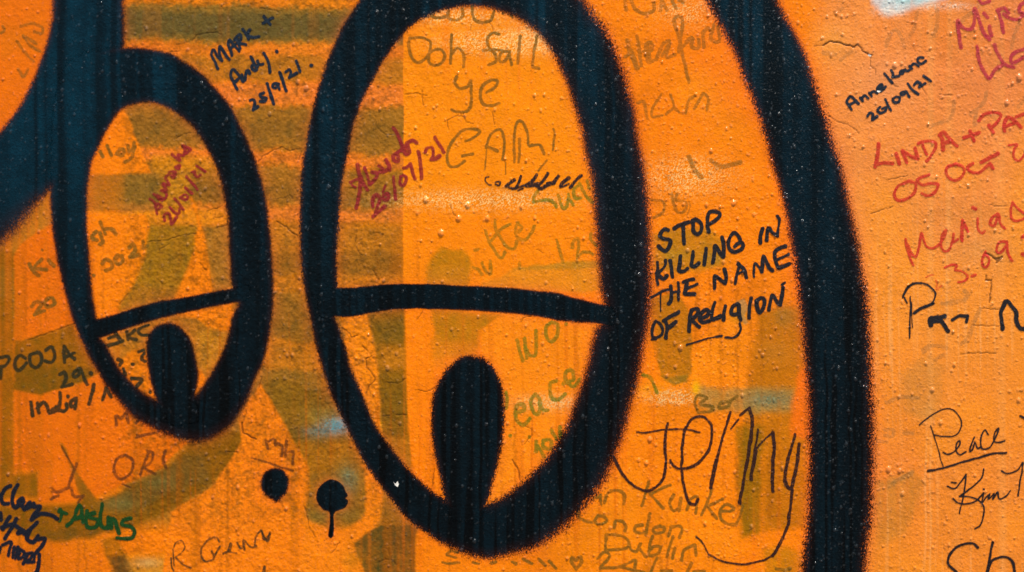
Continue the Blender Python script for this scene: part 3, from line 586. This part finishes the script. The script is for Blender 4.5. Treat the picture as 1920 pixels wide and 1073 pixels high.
# (label, ink, line width in photo pixels, above or below the dark paint, [(view, strokes), ...])
WRITING = [
 ("dark blue marker: two first names joined by a plus over the date 25/9/21", 'navy', 5.2, ABOVE, [('MARK', "160,560 135,490 95,405 120,365 160,430 205,470; 205,470 180,390 190,325 235,395 285,460; 315,415 290,340 275,290 290,255 330,300 385,375; 300,345 350,300; 370,245 385,300 395,345; 345,255 375,210 405,205 402,255 370,285 400,290 465,305; 430,145 465,200 490,250; 505,150 480,200 530,228 595,220; 645,10 715,92; 640,75 740,22; 365,775 330,710 298,640 325,565 375,620 430,695; 340,700 395,650; 415,625 440,680 455,670 460,590 480,575 500,612; 585,535 540,515 520,550 545,580 575,570; 510,430 545,500 575,570; 580,480 605,510 640,510; 650,395 690,470 720,595; @6 790,375; @6 1150,522; 505,895 540,890 555,930 540,1000; 540,1000 590,960; 650,815 610,830 630,865 680,870 660,905 615,905; 688,712 725,840 758,935; 810,720 765,715 745,750 775,765 800,730 815,775; 815,600 850,690 885,795; 880,595 925,575 935,610 915,650; 915,650 1000,605; 990,475 1035,590")]),
 ("blue-black marker name over the date 26/09/21", 'navy', 4.5, ABOVE, [('ANNE', "190,830 150,760 125,720 175,655 230,700 285,750; 160,765 245,720; 305,675 335,710; 315,685 360,640 410,675; 430,605 460,645; 440,615 485,580 535,610; 545,560 600,545 600,490 550,510 535,560 580,580 650,515; 565,540 590,515; 625,345 740,470; 720,300 745,345 735,390; 735,390 825,372; 900,290 850,305 840,340 880,335 905,285 935,305 970,295; 965,245 1000,285; 975,260 1030,215 1090,240; 1150,130 1095,130 1080,175 1130,210 1190,175; 395,920 440,870 475,890 460,965; 460,965 530,915; 570,790 535,830 570,870 640,850 650,800 600,815; 645,685 680,770 720,835; 790,655 740,690 770,735 825,725 835,670 790,655; 910,585 855,600 860,630 900,625 915,585 965,660; 945,480 1000,560 1080,620; 1030,495 1070,455 1120,480 1100,520; 1100,520 1180,475; 1155,378 1250,445")]),
 ("black capitals: STOP KILLING IN THE NAME OF RELIGION", 'black', 6.8, ABOVE, [
  ('ST1', "310,335 250,330 200,400 240,445 330,460 335,520 280,610 210,590 175,545; 385,310 470,265 585,225; 500,270 515,400 525,515; 640,210 680,195 740,230 760,290 740,360 690,390 645,350 640,270 630,210; 850,355 835,270 840,150 860,95 930,85 1000,115 980,170 900,230 840,260; @5 160,760 165,850 150,930 170,1060; @5 270,735 260,810 180,900; 150,910 240,985 290,940; 330,745 350,820 365,955; 470,685 460,790 450,870 510,890 560,850; 640,620 630,720 620,800 660,820 720,775; 815,585 800,680 790,800; 905,765 925,640 940,540 1000,640 1040,690; 1040,690 1050,560 1030,430; 930,1090 930,990 940,945 1010,1000 1070,1050; 1070,1050 1080,950 1060,860"),
  ('ST2', "345,460 310,400 260,370 210,430 180,510 200,590 270,625 350,600 385,540 350,500 270,550; 645,310 620,400 610,500; 700,470 705,380 725,305 780,370 840,405; @5 840,405 855,300 865,200 840,145; @5 275,1050 290,950 340,800; 320,780 390,860 425,975; @4.5 290,930 400,880; @4.5 530,960 530,860 545,780 600,830 635,890; 635,890 640,780 655,690 690,750 730,840 770,870; 950,545 860,580 810,640 820,740 850,830 920,820 1005,780; @5 840,730 920,690 990,655"),
  ('ST3', "@4.5 165,285 280,225 400,175; @2.6 300,240 298,380 300,490; 440,125 450,230 440,330 410,380; @5 550,70 560,180 550,320; @4.5 450,215 570,205; 630,65 690,40 770,25; 670,80 660,170 640,230 700,245 790,240; @5 680,160 760,130 820,95; @5 1080,0 1070,160; @5 230,625 195,690 175,790 185,860 240,865 310,830 325,760 290,670 235,625; @3.5 170,895 230,890; 345,620 420,580 555,495; 375,650 390,720 375,870; 400,730 460,690 520,640; 760,460 730,540 710,680 705,770; 740,470 820,450 840,500 800,560 750,590; 740,610 850,710; 890,590 960,560 990,500 950,470 880,520 860,600 900,650 1000,630; @5 1080,360 1045,460 1030,560 1050,610; 1050,610 1150,570; @3 670,970 820,925 960,880; @2.5 975,870 1140,845"),
  ('ST4', "@4 20,855 100,845; 155,420 135,520 130,610; 0,600 90,555; 330,380 265,420 240,510 290,540 350,500 345,390; 350,400 350,520 370,610; @4 355,660 378,740 340,820 260,870 190,865 150,865; 525,300 505,440 495,590; 600,340 680,295 715,360 690,450 640,510 610,440 600,340; 780,470 800,350 830,260 890,340 940,395; 940,395 970,250 985,150; @5 975,100 1005,75")]),
 ("maroon marker name and date inside the tall middle eye", 'maroon', 6.6, ABOVE, [('R1', "185,410 205,520 215,600 205,720 170,900; @5 100,610 170,580 230,560; @4 110,620 130,650 160,660; 215,540 255,630 295,695; @5 265,445 300,560 320,630; 320,630 390,560 405,510 350,490; 420,420 470,460; 430,490 480,490 540,460; 500,355 540,420 545,470; 590,300 650,260 700,250; 580,310 590,360 640,370 630,290; 590,0 640,100 680,220; 710,200 720,290 760,270 740,190; 730,165 800,140 845,165; 350,880 350,790 390,750 430,780 410,860 380,970; 360,985 490,880; @4.5 495,650 465,720; 470,770 480,800 520,800 530,740 475,750; @5 585,540 600,680 610,800; @5 665,540 660,620 700,640 730,560 690,530; @5 770,400 730,440 700,450; @6 770,400 800,490 825,570; @6 860,265 890,430 895,565; @5 935,280 960,225 1010,220 1030,290 1010,350; @7 1010,350 1060,340 1100,310; @5.5 1045,105 1095,190 1150,275")]),
 ("maroon marker name and date inside the small left eye", 'maroon', 4.8, ABOVE, [('R2', "65,700 120,740 140,800 150,870; 130,790 170,760 200,790 160,820; 115,650 160,700 210,720; 150,660 200,690 240,700 250,640 200,610; 200,610 260,610 215,540 290,550 240,470; 240,470 290,430 330,470 350,400 290,400; 350,350 400,330 390,370 360,360; 315,205 370,260 400,270 380,215 440,220; 440,220 460,150 440,110 520,150 450,200; 480,190 520,150; 320,440 340,420; 235,950 235,880 280,870 300,920 310,990; 310,990 375,905; 290,800 330,850 390,870 400,810; 345,700 400,770 445,825; 410,690 450,655 490,680 470,710 430,700; 460,580 500,620 540,645; 480,455 540,530 595,600; @4 540,405 570,395 570,430 600,465 635,440; @4.2 590,335 690,400")]),
 ("red marker capitals: two names joined by a plus, over 05 OCT", 'red', 6.6, ABOVE, [('LI', "155,400 145,520 115,640; 130,610 220,595 300,600; 340,500 370,610; 405,470 450,590; 420,480 500,530 565,550; 565,550 540,440; @5.5 575,395 660,365 750,380 760,440 700,530 665,580; @5.5 625,410 660,500; 810,290 830,370 840,460; 800,300 840,270 900,340 980,420; 830,390 930,370; 1060,330 1210,275; 1120,260 1165,360; @5.5 1215,150 1270,90 1380,60 1450,90 1420,160 1360,210; 1325,200 1370,280; 1490,260 1490,180 1530,110 1600,160 1660,220; @5.5 1490,220 1590,180; @5 1610,110 1694,80 1760,60; @5.5 480,790 370,840 320,920 350,990 430,990 530,910 545,820 480,790; @5.5 690,720 600,750 560,790 620,830 720,810 780,830 760,890 690,940 610,920; @5.5 970,610 890,640 870,700 920,770 1000,770 1060,700 1040,640 970,610; @5.5 1150,600 1095,650 1140,695 1220,700 1290,640 1330,600; 1330,600 1360,655; 1240,590 1330,540 1415,495; @4.5 1530,410 1620,400 1590,450 1590,540 1640,570 1694,520; @5.5 1694,520 1760,400")]),
 ("red marker name over the date 3.09.", 'red', 4.6, ABOVE, [('MA', "190,760 150,650 105,465 160,600 220,665 255,560 285,405 330,540 400,570 490,520 540,440 560,370 520,420 505,520 530,600 590,590 630,500 640,410; 620,520 690,475; @6 740,490 735,370 745,260; @5 745,260 800,385; 910,240 910,350 960,400 990,380; @5 860,115 890,130; 1130,185 1070,230 1055,300 1100,320 1140,190 1160,280 1215,350; 1300,60 1280,150 1290,240 1350,265 1431,230 1480,180; 1300,55 1360,120 1431,180; @4 545,790 620,755 680,760 660,810 740,830 800,880 770,930 695,950; @5 850,880 890,868; 1000,610 960,690 970,770 1010,780 1040,700 1000,630; 1240,500 1150,510 1120,600 1160,620 1240,530; 1240,530 1250,620 1300,710; @7 1410,450 1450,430; @7 1410,640 1450,650"), ]),
 ("faint red scribble above the P", 'redghost', 3.0, BELOW, [('MA', "340,900 380,875 420,870; 440,930 460,960 450,1030; 460,1030 510,990")]),
 ("plum-red marker lettering cut off by the right edge", 'plum', 6.2, ABOVE, [('MI', "215,600 190,480 175,260 230,350 320,375 370,300 385,110 440,260 500,420 570,500; 575,330 590,450; 500,170 550,215; 680,130 720,270 750,410; 670,130 760,110 810,160; 750,180 830,235 930,240 1006,190; 1060,30 960,60 950,150 1020,180; 440,0 480,40 570,15; 415,590 440,750 500,900 570,990 640,880 740,820; 630,570 680,690 780,820 880,850; 1060,600 880,670 840,740 870,790 1060,690")]),
 ("grey ghosts of older lettering", 'grey', 6.5, BELOW, [('MI', "150,380 240,250 360,160 400,180; 950,280 880,450 850,600; 700,180 760,160"), ('D', "1070,90 1050,200 1020,260; 1210,60 1220,150 1190,260; 850,330 880,240 930,220 980,330; 1450,820 1550,740 1570,660; 1500,800 1480,900; 1340,730 1310,850 1180,900; 540,60 480,90; 520,430 600,370; 400,380 480,390; 1800,770 1839,720"), ('L', "1120,540 1180,490 1280,510; 1390,480 1440,440; 850,900 960,860 1080,870; @4 1510,230 1440,470; 1200,590 1260,560; 1250,190 1400,170 1440,120"), ('P', "840,50 900,50 890,100 840,90; 980,70 1040,75; 790,130 850,135; 900,430 1040,350"), ('PA', "980,190 1040,250 960,330 800,330; 1210,450 1100,700 1030,880; 380,1040 480,990 640,990")]),
 ("bold black marker letters beginning with a big looped P", 'black', 7.6, ABOVE, [('PA', "@3.2 100,270 160,170 260,95 370,85 490,130 560,220 545,310 510,370; @2.2 95,290 150,150 250,85; @5.2 530,375 400,430 260,510; @2.4 120,290 160,370; @2.8 205,280 210,400 200,600 195,870; @1.6 228,350 222,480 235,720; 500,690 490,600 600,575 700,560; @6.5 530,640 640,620; 640,600 700,700 740,770; @6 815,610 900,560 1030,560; @5.5 1030,560 1010,640; 1530,740 1520,620 1510,500 1550,400 1600,340 1660,420 1720,500 1730,620 1780,730 1860,735")]),
 ("thin black pen: Peace, underlined", 'pen', 2.7, ABOVE, [('PE', "@2.2 30,330 150,230 300,140 430,115 530,180 590,300 560,430 480,485 380,490 225,465; @1.8 180,345 230,500 300,740 350,900; 345,700 420,725 500,690 570,600 570,550 530,580 520,680 580,735 650,690; 770,495 730,580 700,680 740,650 770,560 800,640 840,640; 950,465 905,400 860,470 850,600 880,660 960,640 1030,550; 1030,550 1080,430 1085,380 1040,440 1030,540 1080,570 1170,545; @3.6 140,950 350,910 600,835 850,765 1000,725 1190,708; @3.6 1380,215 1460,270")]),
 ("thin black pen signature with long loops under the underlined word", 'pen', 2.7, ABOVE, [('KI', "80,258 150,280 210,220 260,155; 260,155 240,310 195,515; 120,220 165,225; 425,95 400,190 300,280 205,350; 195,358 300,360 400,410 430,500 400,620 345,660; 135,375 180,415 260,428 350,400 420,320; 420,320 410,410 440,370 480,330; 480,330 470,385 520,330 510,385 555,315 570,380 640,350 680,300; @3.5 425,288; 595,115 650,138 740,110 795,35; 800,40 770,200 752,350")]),
 ("black marker letters cut off by the bottom edge on the right", 'pen', 4.4, ABOVE, [('KI', "370,840 320,800 230,810 140,860 95,930 95,1000 170,1073 210,1130; 508,790 480,950 455,1080; 455,1080 500,970 560,935 640,935 700,980 718,1090")]),
 ("large dry brown-black signature with a tail curling back under it", 'crayon', 4.6, ABOVE, [('J1', "10,520 60,640 150,760 250,830 340,860 430,820 510,720 530,560 520,400 530,260 550,185; @3 240,265 340,275 480,250 700,240 870,270; 710,250 790,140 880,110 960,160 990,240 970,420 900,540 780,620 680,640 600,600 575,560; 725,220 705,330 690,480 690,700 720,860; @5 720,860 760,970 820,1000 850,950"), ('J2', "240,45 190,200 150,350; @6.5 150,350 110,530; @3 240,150 290,90; 300,60 360,20; @5.5 360,20 380,100 360,280 330,450 300,630; @3.6 415,155 400,280; @6.5 400,280 370,475; @3.4 400,290 440,240 510,175; @6 510,175 520,260 510,400 510,550; 655,185 610,340; @6 610,340 590,480 630,530 660,400 680,250; @5.2 635,545 620,680 600,790 540,920 510,965; @3.4 510,965 440,1000 320,1020 200,1005 100,960; @2 100,960 60,880 20,845")]),
 ("faded olive marker: a name over London Dublin 24/", 'olive', 5.0, BELOW, [('KU', "310,210 315,300; 240,240 310,225; 350,290 370,210 410,160; 400,175 480,165 550,200 545,300; 805,75 770,190 735,315; 1025,105 820,200; 820,195 950,350; 1060,210 1020,290 1050,370 1110,340 1130,240; 1130,240 1115,375; 1190,365 1240,260 1300,230 1290,395; 1450,150 1400,310 1350,415; 1570,250 1410,330; 1410,330 1500,450; 1550,380 1650,375 1680,340 1600,310 1540,370 1550,460 1620,510 1700,510; 1770,320 1740,420 1700,510; 80,330 80,430 140,470 220,490; 280,420 250,470 290,510 370,480 340,430 280,420; 450,545 470,475 530,480 565,530 555,580; 740,520 670,530 660,580 720,600 770,590; 815,400 790,520 770,615; 920,525 850,560 870,600 950,590 960,540 900,530; 1005,630 1030,540; 1030,540 1110,530 1145,560 1120,650; 365,625 355,780; 365,620 450,615 560,650 600,710 560,760 360,780; 600,700 620,770 680,790 715,710; 710,760 770,840; 840,630 800,800 850,830 910,800 920,740 850,740 800,790; 1050,640 985,850; 1070,760 1045,865; 1140,880 1170,780 1280,720; 1280,720 1290,830; 280,860 340,800 400,840 300,960; 300,960 500,950 660,880 660,960; 500,950 750,1000; 890,860 820,1004; 930,990 1040,985; 1240,915 1190,1030; 1270,1000 1370,990; 1295,640; @3 1320,660 1360,710")]),
 ("faded olive scrawl ending in a small heart", 'olive', 5.4, BELOW, [('KU', "60,970 10,900 20,850 55,880 100,840 110,900 60,970"), ('O', "80,980 140,1010; 190,980 240,1025; 265,995 315,1045; 0,1000 30,1015"), ('N', "@4 1450,930 1400,920 1370,950 1440,965; @4.5 1340,1005 1380,1012 1460,1000; @4 1560,1000 1600,1010; 1690,1010 1720,1000"), ('P', "60,1050 120,1060 160,1045")]),
 ("faded olive letters over the large dry signature", 'olive', 5.2, BELOW, [('K', "1340,970 1315,900 1340,850 1400,870 1350,910 1440,930 1420,965 1340,970; 1560,890 1500,900 1490,940 1550,930 1570,890 1620,855")]),
 ("dark olive marker: a name in capitals over 29. and India", 'pooja', 6.2, BELOW, [('PO', "-30,240 70,215 100,250 60,310 0,330; 15,340 10,450; 270,240 210,205 160,270 170,350 210,365 280,290; 390,175 320,210 330,300 390,330 440,270 430,190 390,175; 485,150 550,115 580,200 550,280 480,265; 685,110 680,200 690,280; 690,120 740,200 790,240; 690,230 790,180; 635,405 680,390 700,450 660,540; 655,540 760,515; 840,340 780,390 790,435 840,400 850,340 890,440 930,510; @8 965,395; 325,700 335,780 345,850; 400,710 415,810; 400,760 450,705 490,720 520,810; 600,750 540,800 530,820 620,780; 635,600 635,700 620,790; 640,790 680,800 710,770 705,720; 725,640; 800,660 750,700 760,750 800,730; 810,660 795,770; 990,515 975,610 945,720; 1125,550 1090,670; 1125,550 1180,640; 1250,250 1290,270 1270,310; 1310,350 1330,410; @6 1405,295; 1390,450 1500,460 1450,540; 1585,595; 1470,170 1520,150; 1530,180 1500,240 1530,270"), ('I', "@5 780,440 830,420; @6 835,400 860,450; 780,490 880,460; 910,390 920,450; 970,380 920,430 980,450; @5 1070,340 1000,375 1010,410 1080,420")]),
 ("brown marker strokes below the small eye", 'brown', 5.0, BELOW, [('PO', "1230,945 1230,850 1280,870 1340,800; 1340,800 1360,925; 1440,920 1480,880; @4 1450,1060 1640,1030"), ('M', "@4.6 900,230 840,260 820,330 850,395 900,395 950,340 955,270 910,235; @4.6 1010,370 1040,290 1075,200; @4.6 1060,200 1100,220 1080,290 1035,320 1120,370; @5 1190,200 1175,260 1195,320; @3 880,440 940,460; @3.5 975,105 1110,75; @5 550,295 520,370 490,460; @3.4 445,170 480,240 530,320"), ('CL', "@5 570,190 640,190 770,150 820,240 920,230; @4 920,230 860,310; @4 560,270 640,230; @4 570,150 610,190")]),
 ("thick blue-black marker signature and date in the bottom left corner", 'ink', 7.2, ABOVE, [('CL', "120,120 60,150 15,230 30,310 90,320; 195,110 150,200 135,300 170,360 210,340; 200,290 250,260 260,300 200,330; 230,300 270,370 330,310; 270,380 330,350 370,320; 370,350 440,355 380,430 350,490; 350,490 450,430 560,440 630,480; 30,600 80,500 110,460; 60,700 130,590 180,490; 20,580 150,540; 0,420 10,500; 180,560 230,600 200,640 270,620; 240,600 290,660; 270,650 340,600 410,520; 340,600 300,700 370,740 420,670; 420,710 500,700 470,780 400,860; @6 30,770 130,745 90,890; @6 160,800 140,910; @6 200,800 170,920; @6 220,830 200,920 260,900 270,850 220,820; @6 300,880 260,980; @6 290,870 360,860 330,930 300,960 370,960; @6 380,880 380,960; 440,880 430,980 400,1090; 0,800 -10,860")]),
 ("thick dark green marker lettering in the bottom left corner", 'darkgreen', 6.8, ABOVE, [('CL', "660,380 680,430 655,500; 650,400 730,430; 740,560 800,510 870,340 900,400 920,520; 800,500 900,460; 960,400 960,560 1050,580 1080,500 990,470; 1040,420 960,440; 1125,325 1110,430 1110,540 1150,590 1190,560 1190,470; 1190,590 1250,480 1310,640; 1220,480 1230,590; 1440,475 1360,500 1350,550 1440,570 1480,620 1440,700 1290,695")]),
 ("thin broken pencil signature near the bottom edge", 'pencil', 3.0, ABOVE, [('RQ', "@2 180,370 190,430 200,600; @2.6 160,480 170,620 190,665; @1.8 190,350 220,280 300,240 345,320 320,390 230,470; @2.6 220,480 300,560 380,600 435,620; 700,210 640,260 580,360 580,480 640,540 740,510; @2.6 690,230 780,200 825,260; 830,330 770,440 740,500; 720,400 750,470; @3.4 880,430 950,390 980,280; @5 960,390 985,290; @2.6 940,400 1060,420; 1070,270 1100,340 1130,355; @4.5 1160,250 1165,370; 1180,250 1260,340 1340,330; 1310,320 1330,190 1390,110; @4.5 1400,110 1440,190 1480,250; @4 1530,130 1500,250; @6 1450,610 1430,720")]),
 ("faint olive scribbles in the top left corner", 'oliveghost', 5.0, BELOW, [('A', "150,190 230,170 300,195 300,240 250,230; 170,260 220,330 290,370; 120,300 180,380 240,440; 190,270 260,310; 20,190 30,220 5,240; 130,500 170,550 200,500")]),
 ("faded olive letters in the small left eye", 'olive', 5.8, BELOW, [('E', "770,50 800,120; 720,90 740,130; 860,80 840,110 880,120 890,80 860,75; 920,50 930,90 970,60; 965,30 950,130 900,170; @7 690,670 660,710 700,730; @7 720,680 740,740 720,760; 720,600 760,690; @7 750,650 800,650 835,685; @7 735,900 760,870 800,890 800,930 760,950; @7 850,840 825,870 850,900 885,880 870,840; @7 930,780 960,760 970,800 940,850 1000,835; @5 1030,740 1030,790 1060,770; 675,985")]),
 ("faded olive letters left of the small eye", 'olive', 6.6, BELOW, [('E', "210,900 240,950 275,985; 300,870 250,930 335,940; @7 350,875 385,915; @4 305,800"), ('I', "230,210 260,175 300,200 250,270; 250,270 320,240; 350,150 320,180 350,210 395,190 380,150 350,150")]),
 ("faded olive marker capitals inside the tall eye, under Ooh fall ye", 'olive', 4.6, BELOW, [('CA', "320,325 420,280 470,220 400,190 280,210 180,310 120,440 110,550 150,610 220,610 310,550; 280,495 400,470; @2 530,640 545,520 555,400; 550,400 580,290 640,220 710,200 740,290 750,400 730,530; @6 560,390 670,440; 860,560 860,400 870,200 910,110 970,130 1010,260 1020,370 1080,370 1150,370 1190,470; 920,300 920,420 910,560; @3.5 1300,190 1310,250 1300,340 1290,420; @3 1225,540 1130,660; @1.6 765,560 765,700")]),
 ("short black scribble of slanting strokes", 'dryblack', 5.6, ABOVE, [('CA', "@2.4 570,720 540,730 535,770 570,810 600,815; @2.6 650,790 700,780 690,820 650,810; 770,830 820,790 860,760; @4.5 800,840 870,850 940,720; @4 870,860 980,820; 990,820 1060,780 1110,700; 1010,830 1060,825 1120,800; 1110,830 1180,770 1230,690; 1130,830 1150,860 1200,830; 1200,830 1290,790 1360,715; @7 1240,800 1300,790; 1370,840 1400,790 1470,735; @3.5 1400,840 1470,800; 1490,840 1540,770 1610,715; @3 900,880 960,860")]),
 ("faded green letters beside the dark outline", 'green', 5.4, BELOW, [('CA', "1130,880 1090,930 1080,1000; 1080,1010 1220,980 1300,1010 1330,1060; 1350,930 1390,1060 1450,1060 1470,920; 1470,960 1520,1040; 1600,810 1530,860 1540,960 1600,960; 1590,800 1650,920 1730,1010; 1680,770 1700,850")]),
 ("faded olive marker: Ooh fall ye", 'olive', 5.0, BELOW, [('OO', "290,150 350,165 430,150; 440,100 440,160 510,185 570,150 570,80; 660,60 670,150 720,200 820,185 860,100; 940,120; @4 1010,140 1030,160; 90,350 80,430 100,520 150,570 220,550 270,470 280,390 220,350 150,345 90,360; 330,450 270,490 260,560 310,600 380,580 410,510 380,460 330,450; 473,320 468,440 460,580; 475,490 530,440 580,490 580,610; 910,310 850,300 800,360 810,430 870,500 880,560 810,590; 760,460 850,455 930,465; 1000,470 930,480 910,550 950,570 1000,490; 1000,490 1020,595; 1100,330 1090,430 1080,580; 1255,330 1235,440 1215,560 1220,610 1270,630; 520,700 505,760 550,810 620,790 645,740; 645,740 655,860 650,970 600,1025 520,1020 470,1000; 790,850 880,790 890,740 820,740 750,800 735,890 760,950 830,970 905,945")]),
 ("faded yellow-green scrawl above the eyelid line", 'greenghost', 5.2, BELOW, [('WI', "290,240 340,370 400,480 470,590 530,610 570,540; 630,150 480,250 380,380; 430,100 440,220 530,380 620,480 700,480 730,380; 750,130 710,240 750,340 840,370 920,290 980,180; 750,150 800,200 760,260; 1285,365 1320,500 1370,680; 1500,480 1510,400 1570,360 1590,440 1570,540 1570,640; 1590,600 1640,540 1740,540 1790,570; 1760,280 1760,370 1830,450; 770,700 770,750; 130,750 200,780 250,850; 250,690 300,800 360,850; 370,670 370,840; 160,510 200,500")]),
 ("faded green letters in the lower part of the tall eye: wo, Peace", 'green', 6.2, BELOW, [('PG', "110,180 125,250 150,320; 165,170 175,300; 175,240 200,280 240,270 240,110; 350,50 310,90 315,160 350,185 390,140 390,70 350,50; 450,62; 30,540 40,580 35,650; 105,680 155,660 150,625 110,630 100,690 120,750 160,765 200,720; 235,550 205,600 225,680 260,680 270,600 235,550; 265,610 290,660 320,665; 380,460 340,480 345,570 390,590 440,555; 430,480 445,470 500,450 490,390 450,400 450,460 500,500 550,440; 240,880 240,950; 250,910 300,990; 290,870 290,920 340,930 340,870 290,870; 350,800 380,860; 410,780 410,850; 60,840; 195,850"), ('K', "940,700 1000,730 1040,830")]),
 ("faded olive name beside the arc at the top", 'oliveghost', 6.2, BELOW, [('C', "810,0 820,70; 850,0 890,70 960,100 1015,80 1020,30; 1070,80 1080,10 1115,75; 1150,0 1180,60; 1200,0 1230,20; @8 830,290 850,390; @9 850,360 900,490; 815,405 850,390; 900,260 930,470; 950,370 1000,360 1000,310 960,330 980,440 1040,430; @8 970,330 985,420; 1040,430 1080,320 1130,300 1080,400; 1130,310 1110,410 1170,390; 1160,150 1185,120 1225,150 1200,350; 1160,150 1200,280 1240,450 1270,590; 1200,370 1290,270 1290,340 1340,340 1340,280; 1370,230 1380,340; 1370,240 1400,200 1430,220; 1450,180 1430,280 1490,290 1480,190; @4.5 900,740 950,740 970,850; @4.5 1070,680 1010,780 1010,840 1080,830; @4.5 1140,680 1160,770 1110,820; @4.5 1160,770 1200,805; @5 1250,810 1270,720 1310,690; @5 1310,780 1370,680 1410,710 1400,790")]),
 ("faint olive marks above STOP", 'oliveghost', 4.6, BELOW, [('G', "@8 1270,130 1310,220 1360,280; @8 1430,160 1500,200 1640,170; 1000,440 1080,450 1090,520 1020,570; 1150,400 1160,460 1190,530 1240,520 1250,460 1180,440 1190,400; @2 1270,450 1280,480 1260,550")]),
 ("olive brown strokes over a ruled line left of the spots", 'brown', 5.0, BELOW, [('N', "70,120 85,185; 90,130 130,120 140,160; 160,150 190,170 185,235; @6 220,130 210,240; 230,210 265,210 265,295; @3.4 -30,250 130,300 270,345; @4 40,780 60,840 100,800; @3 0,880")]),
]
def resample(w_):
    """the wall lattice twice as fine inside a window, heights interpolated so that films follow the plaster"""
    xs, zs, h = XS[w_[1]], ZS[w_[0]], H[w_]
    def up(a): 
        o = np.empty(2 * len(a) - 1); o[::2] = a; o[1::2] = (a[1:] + a[:-1]) / 2; return o
    h2 = np.empty((2 * h.shape[0] - 1, h.shape[1]), np.float32); h2[::2] = h; h2[1::2] = (h[1:] + h[:-1]) / 2
    h3 = np.empty((h2.shape[0], 2 * h.shape[1] - 1), np.float32); h3[:, ::2] = h2; h3[:, 1::2] = (h2[:, 1:] + h2[:, :-1]) / 2
    X, Z = np.meshgrid(up(xs), up(zs)); px, py = project(X, Z)
    return X, Z, h3, px.astype(np.float32), py.astype(np.float32)
def clusters(lines, gap=42):
    """strokes of one hand that lie far apart are separate inscriptions"""
    out = []
    for w, P in lines:
        b = [P[:, 0].min(), P[:, 1].min(), P[:, 0].max(), P[:, 1].max()]; new = [b, [(w, P)]]; rest = []
        for c in out:
            a = c[0]
            if a[0] - gap < new[0][2] and new[0][0] < a[2] + gap and a[1] - gap < new[0][3] and new[0][1] < a[3] + gap:
                new = [[min(a[0], new[0][0]), min(a[1], new[0][1]), max(a[2], new[0][2]), max(a[3], new[0][3])], c[1] + new[1]]
            else: rest.append(c)
        out = rest + [new]
    return [c[1] for c in out]
JOBS = []
for lb, ink, wd, off, groups in WRITING:
    lines = [(wd if w is None else w, catmull(P, 5)) for v, t in groups for w, P in parse(t, Zs[v])]
    cl = clusters(lines)
    JOBS += [(lb if k == 0 or ink in ('grey', 'brown', 'oliveghost') else None, ink, off, c) for k, c in enumerate(sorted(cl, key=lambda c: -len(c)))]
for lb, ink, off, lines in JOBS:
    allp = np.vstack([P for _, P in lines])
    w_ = window(allp, 8)
    X, Z, h, px, py = resample(w_)
    jx = px + vnoise(px, py, 13, 200) * 0.9; jy = py + vnoise(px, py, 13, 201) * 0.9
    fat = 0.35 + vnoise(px, py, 9, 202) * 0.55 + vnoise(px, py, 3.2, 203) * 0.35
    sd = np.full(px.shape, -4.0, np.float32)
    for w, P in lines:
        i0 = np.searchsorted(px[0], P[:, 0].min() - 12); i1 = np.searchsorted(px[0], P[:, 0].max() + 12)
        if i1 <= i0: continue
        s_ = (slice(None), slice(i0, i1))
        yy = py[:, (i0 + min(i1, py.shape[1] - 1)) // 2]          # falls with the row index
        j1 = np.searchsorted(-yy, -(P[:, 1].min() - 30)); j0 = max(0, np.searchsorted(-yy, -(P[:, 1].max() + 30)))
        s_ = (slice(j0, j1), slice(i0, i1))
        if j1 <= j0: continue
        d = line_d(jx[s_], jy[s_], P, 8)
        sd[s_] = np.maximum(sd[s_], np.clip(w / 2 + fat[s_] * min(1, w / 5) - d, -4, 4))
    ok = sd > -0.9
    kp = ok[:-1, :-1] | ok[1:, :-1] | ok[:-1, 1:] | ok[1:, 1:]
    if not kp.any(): continue
    sf = np.full(px.shape, 1.3 if off == ABOVE else 2.4, np.float32)
    o = grid_mesh("handwriting", X, -h - off, Z, kp, {"sd": sd, "soft": sf}, ink_mat(ink), wall)
    if lb: o["label"] = lb

# white plaster showing where the paint has chipped off
chip_m = film_material("bare white plaster", lin(232, 226, 214), 1.0, edge=0.6, rough=0.7)
for pts in ("738,904 742,907 746,902 748,908 746,913 741,910", "1629,101 1634,104 1632,106 1627,104", "1645,170 1652,171 1648,174 1644,172"):
    P = pl(pts); w_ = window(P, 6); X, Z, h, px, py = resample(w_)
    sd = poly_sd(px, py, P, 5); ok = sd > -1; kp = ok[:-1, :-1] | ok[1:, :-1] | ok[:-1, 1:] | ok[1:, 1:]
    if kp.any():
        o = grid_mesh("paint_chip", X, -h - 0.0007, Z, kp, {"sd": sd, "soft": np.full(px.shape, 1.2, np.float32)}, chip_m, wall)
print("faces", sum(len(o.data.polygons) for o in col.objects if o.type == 'MESH'), NX, NZ)
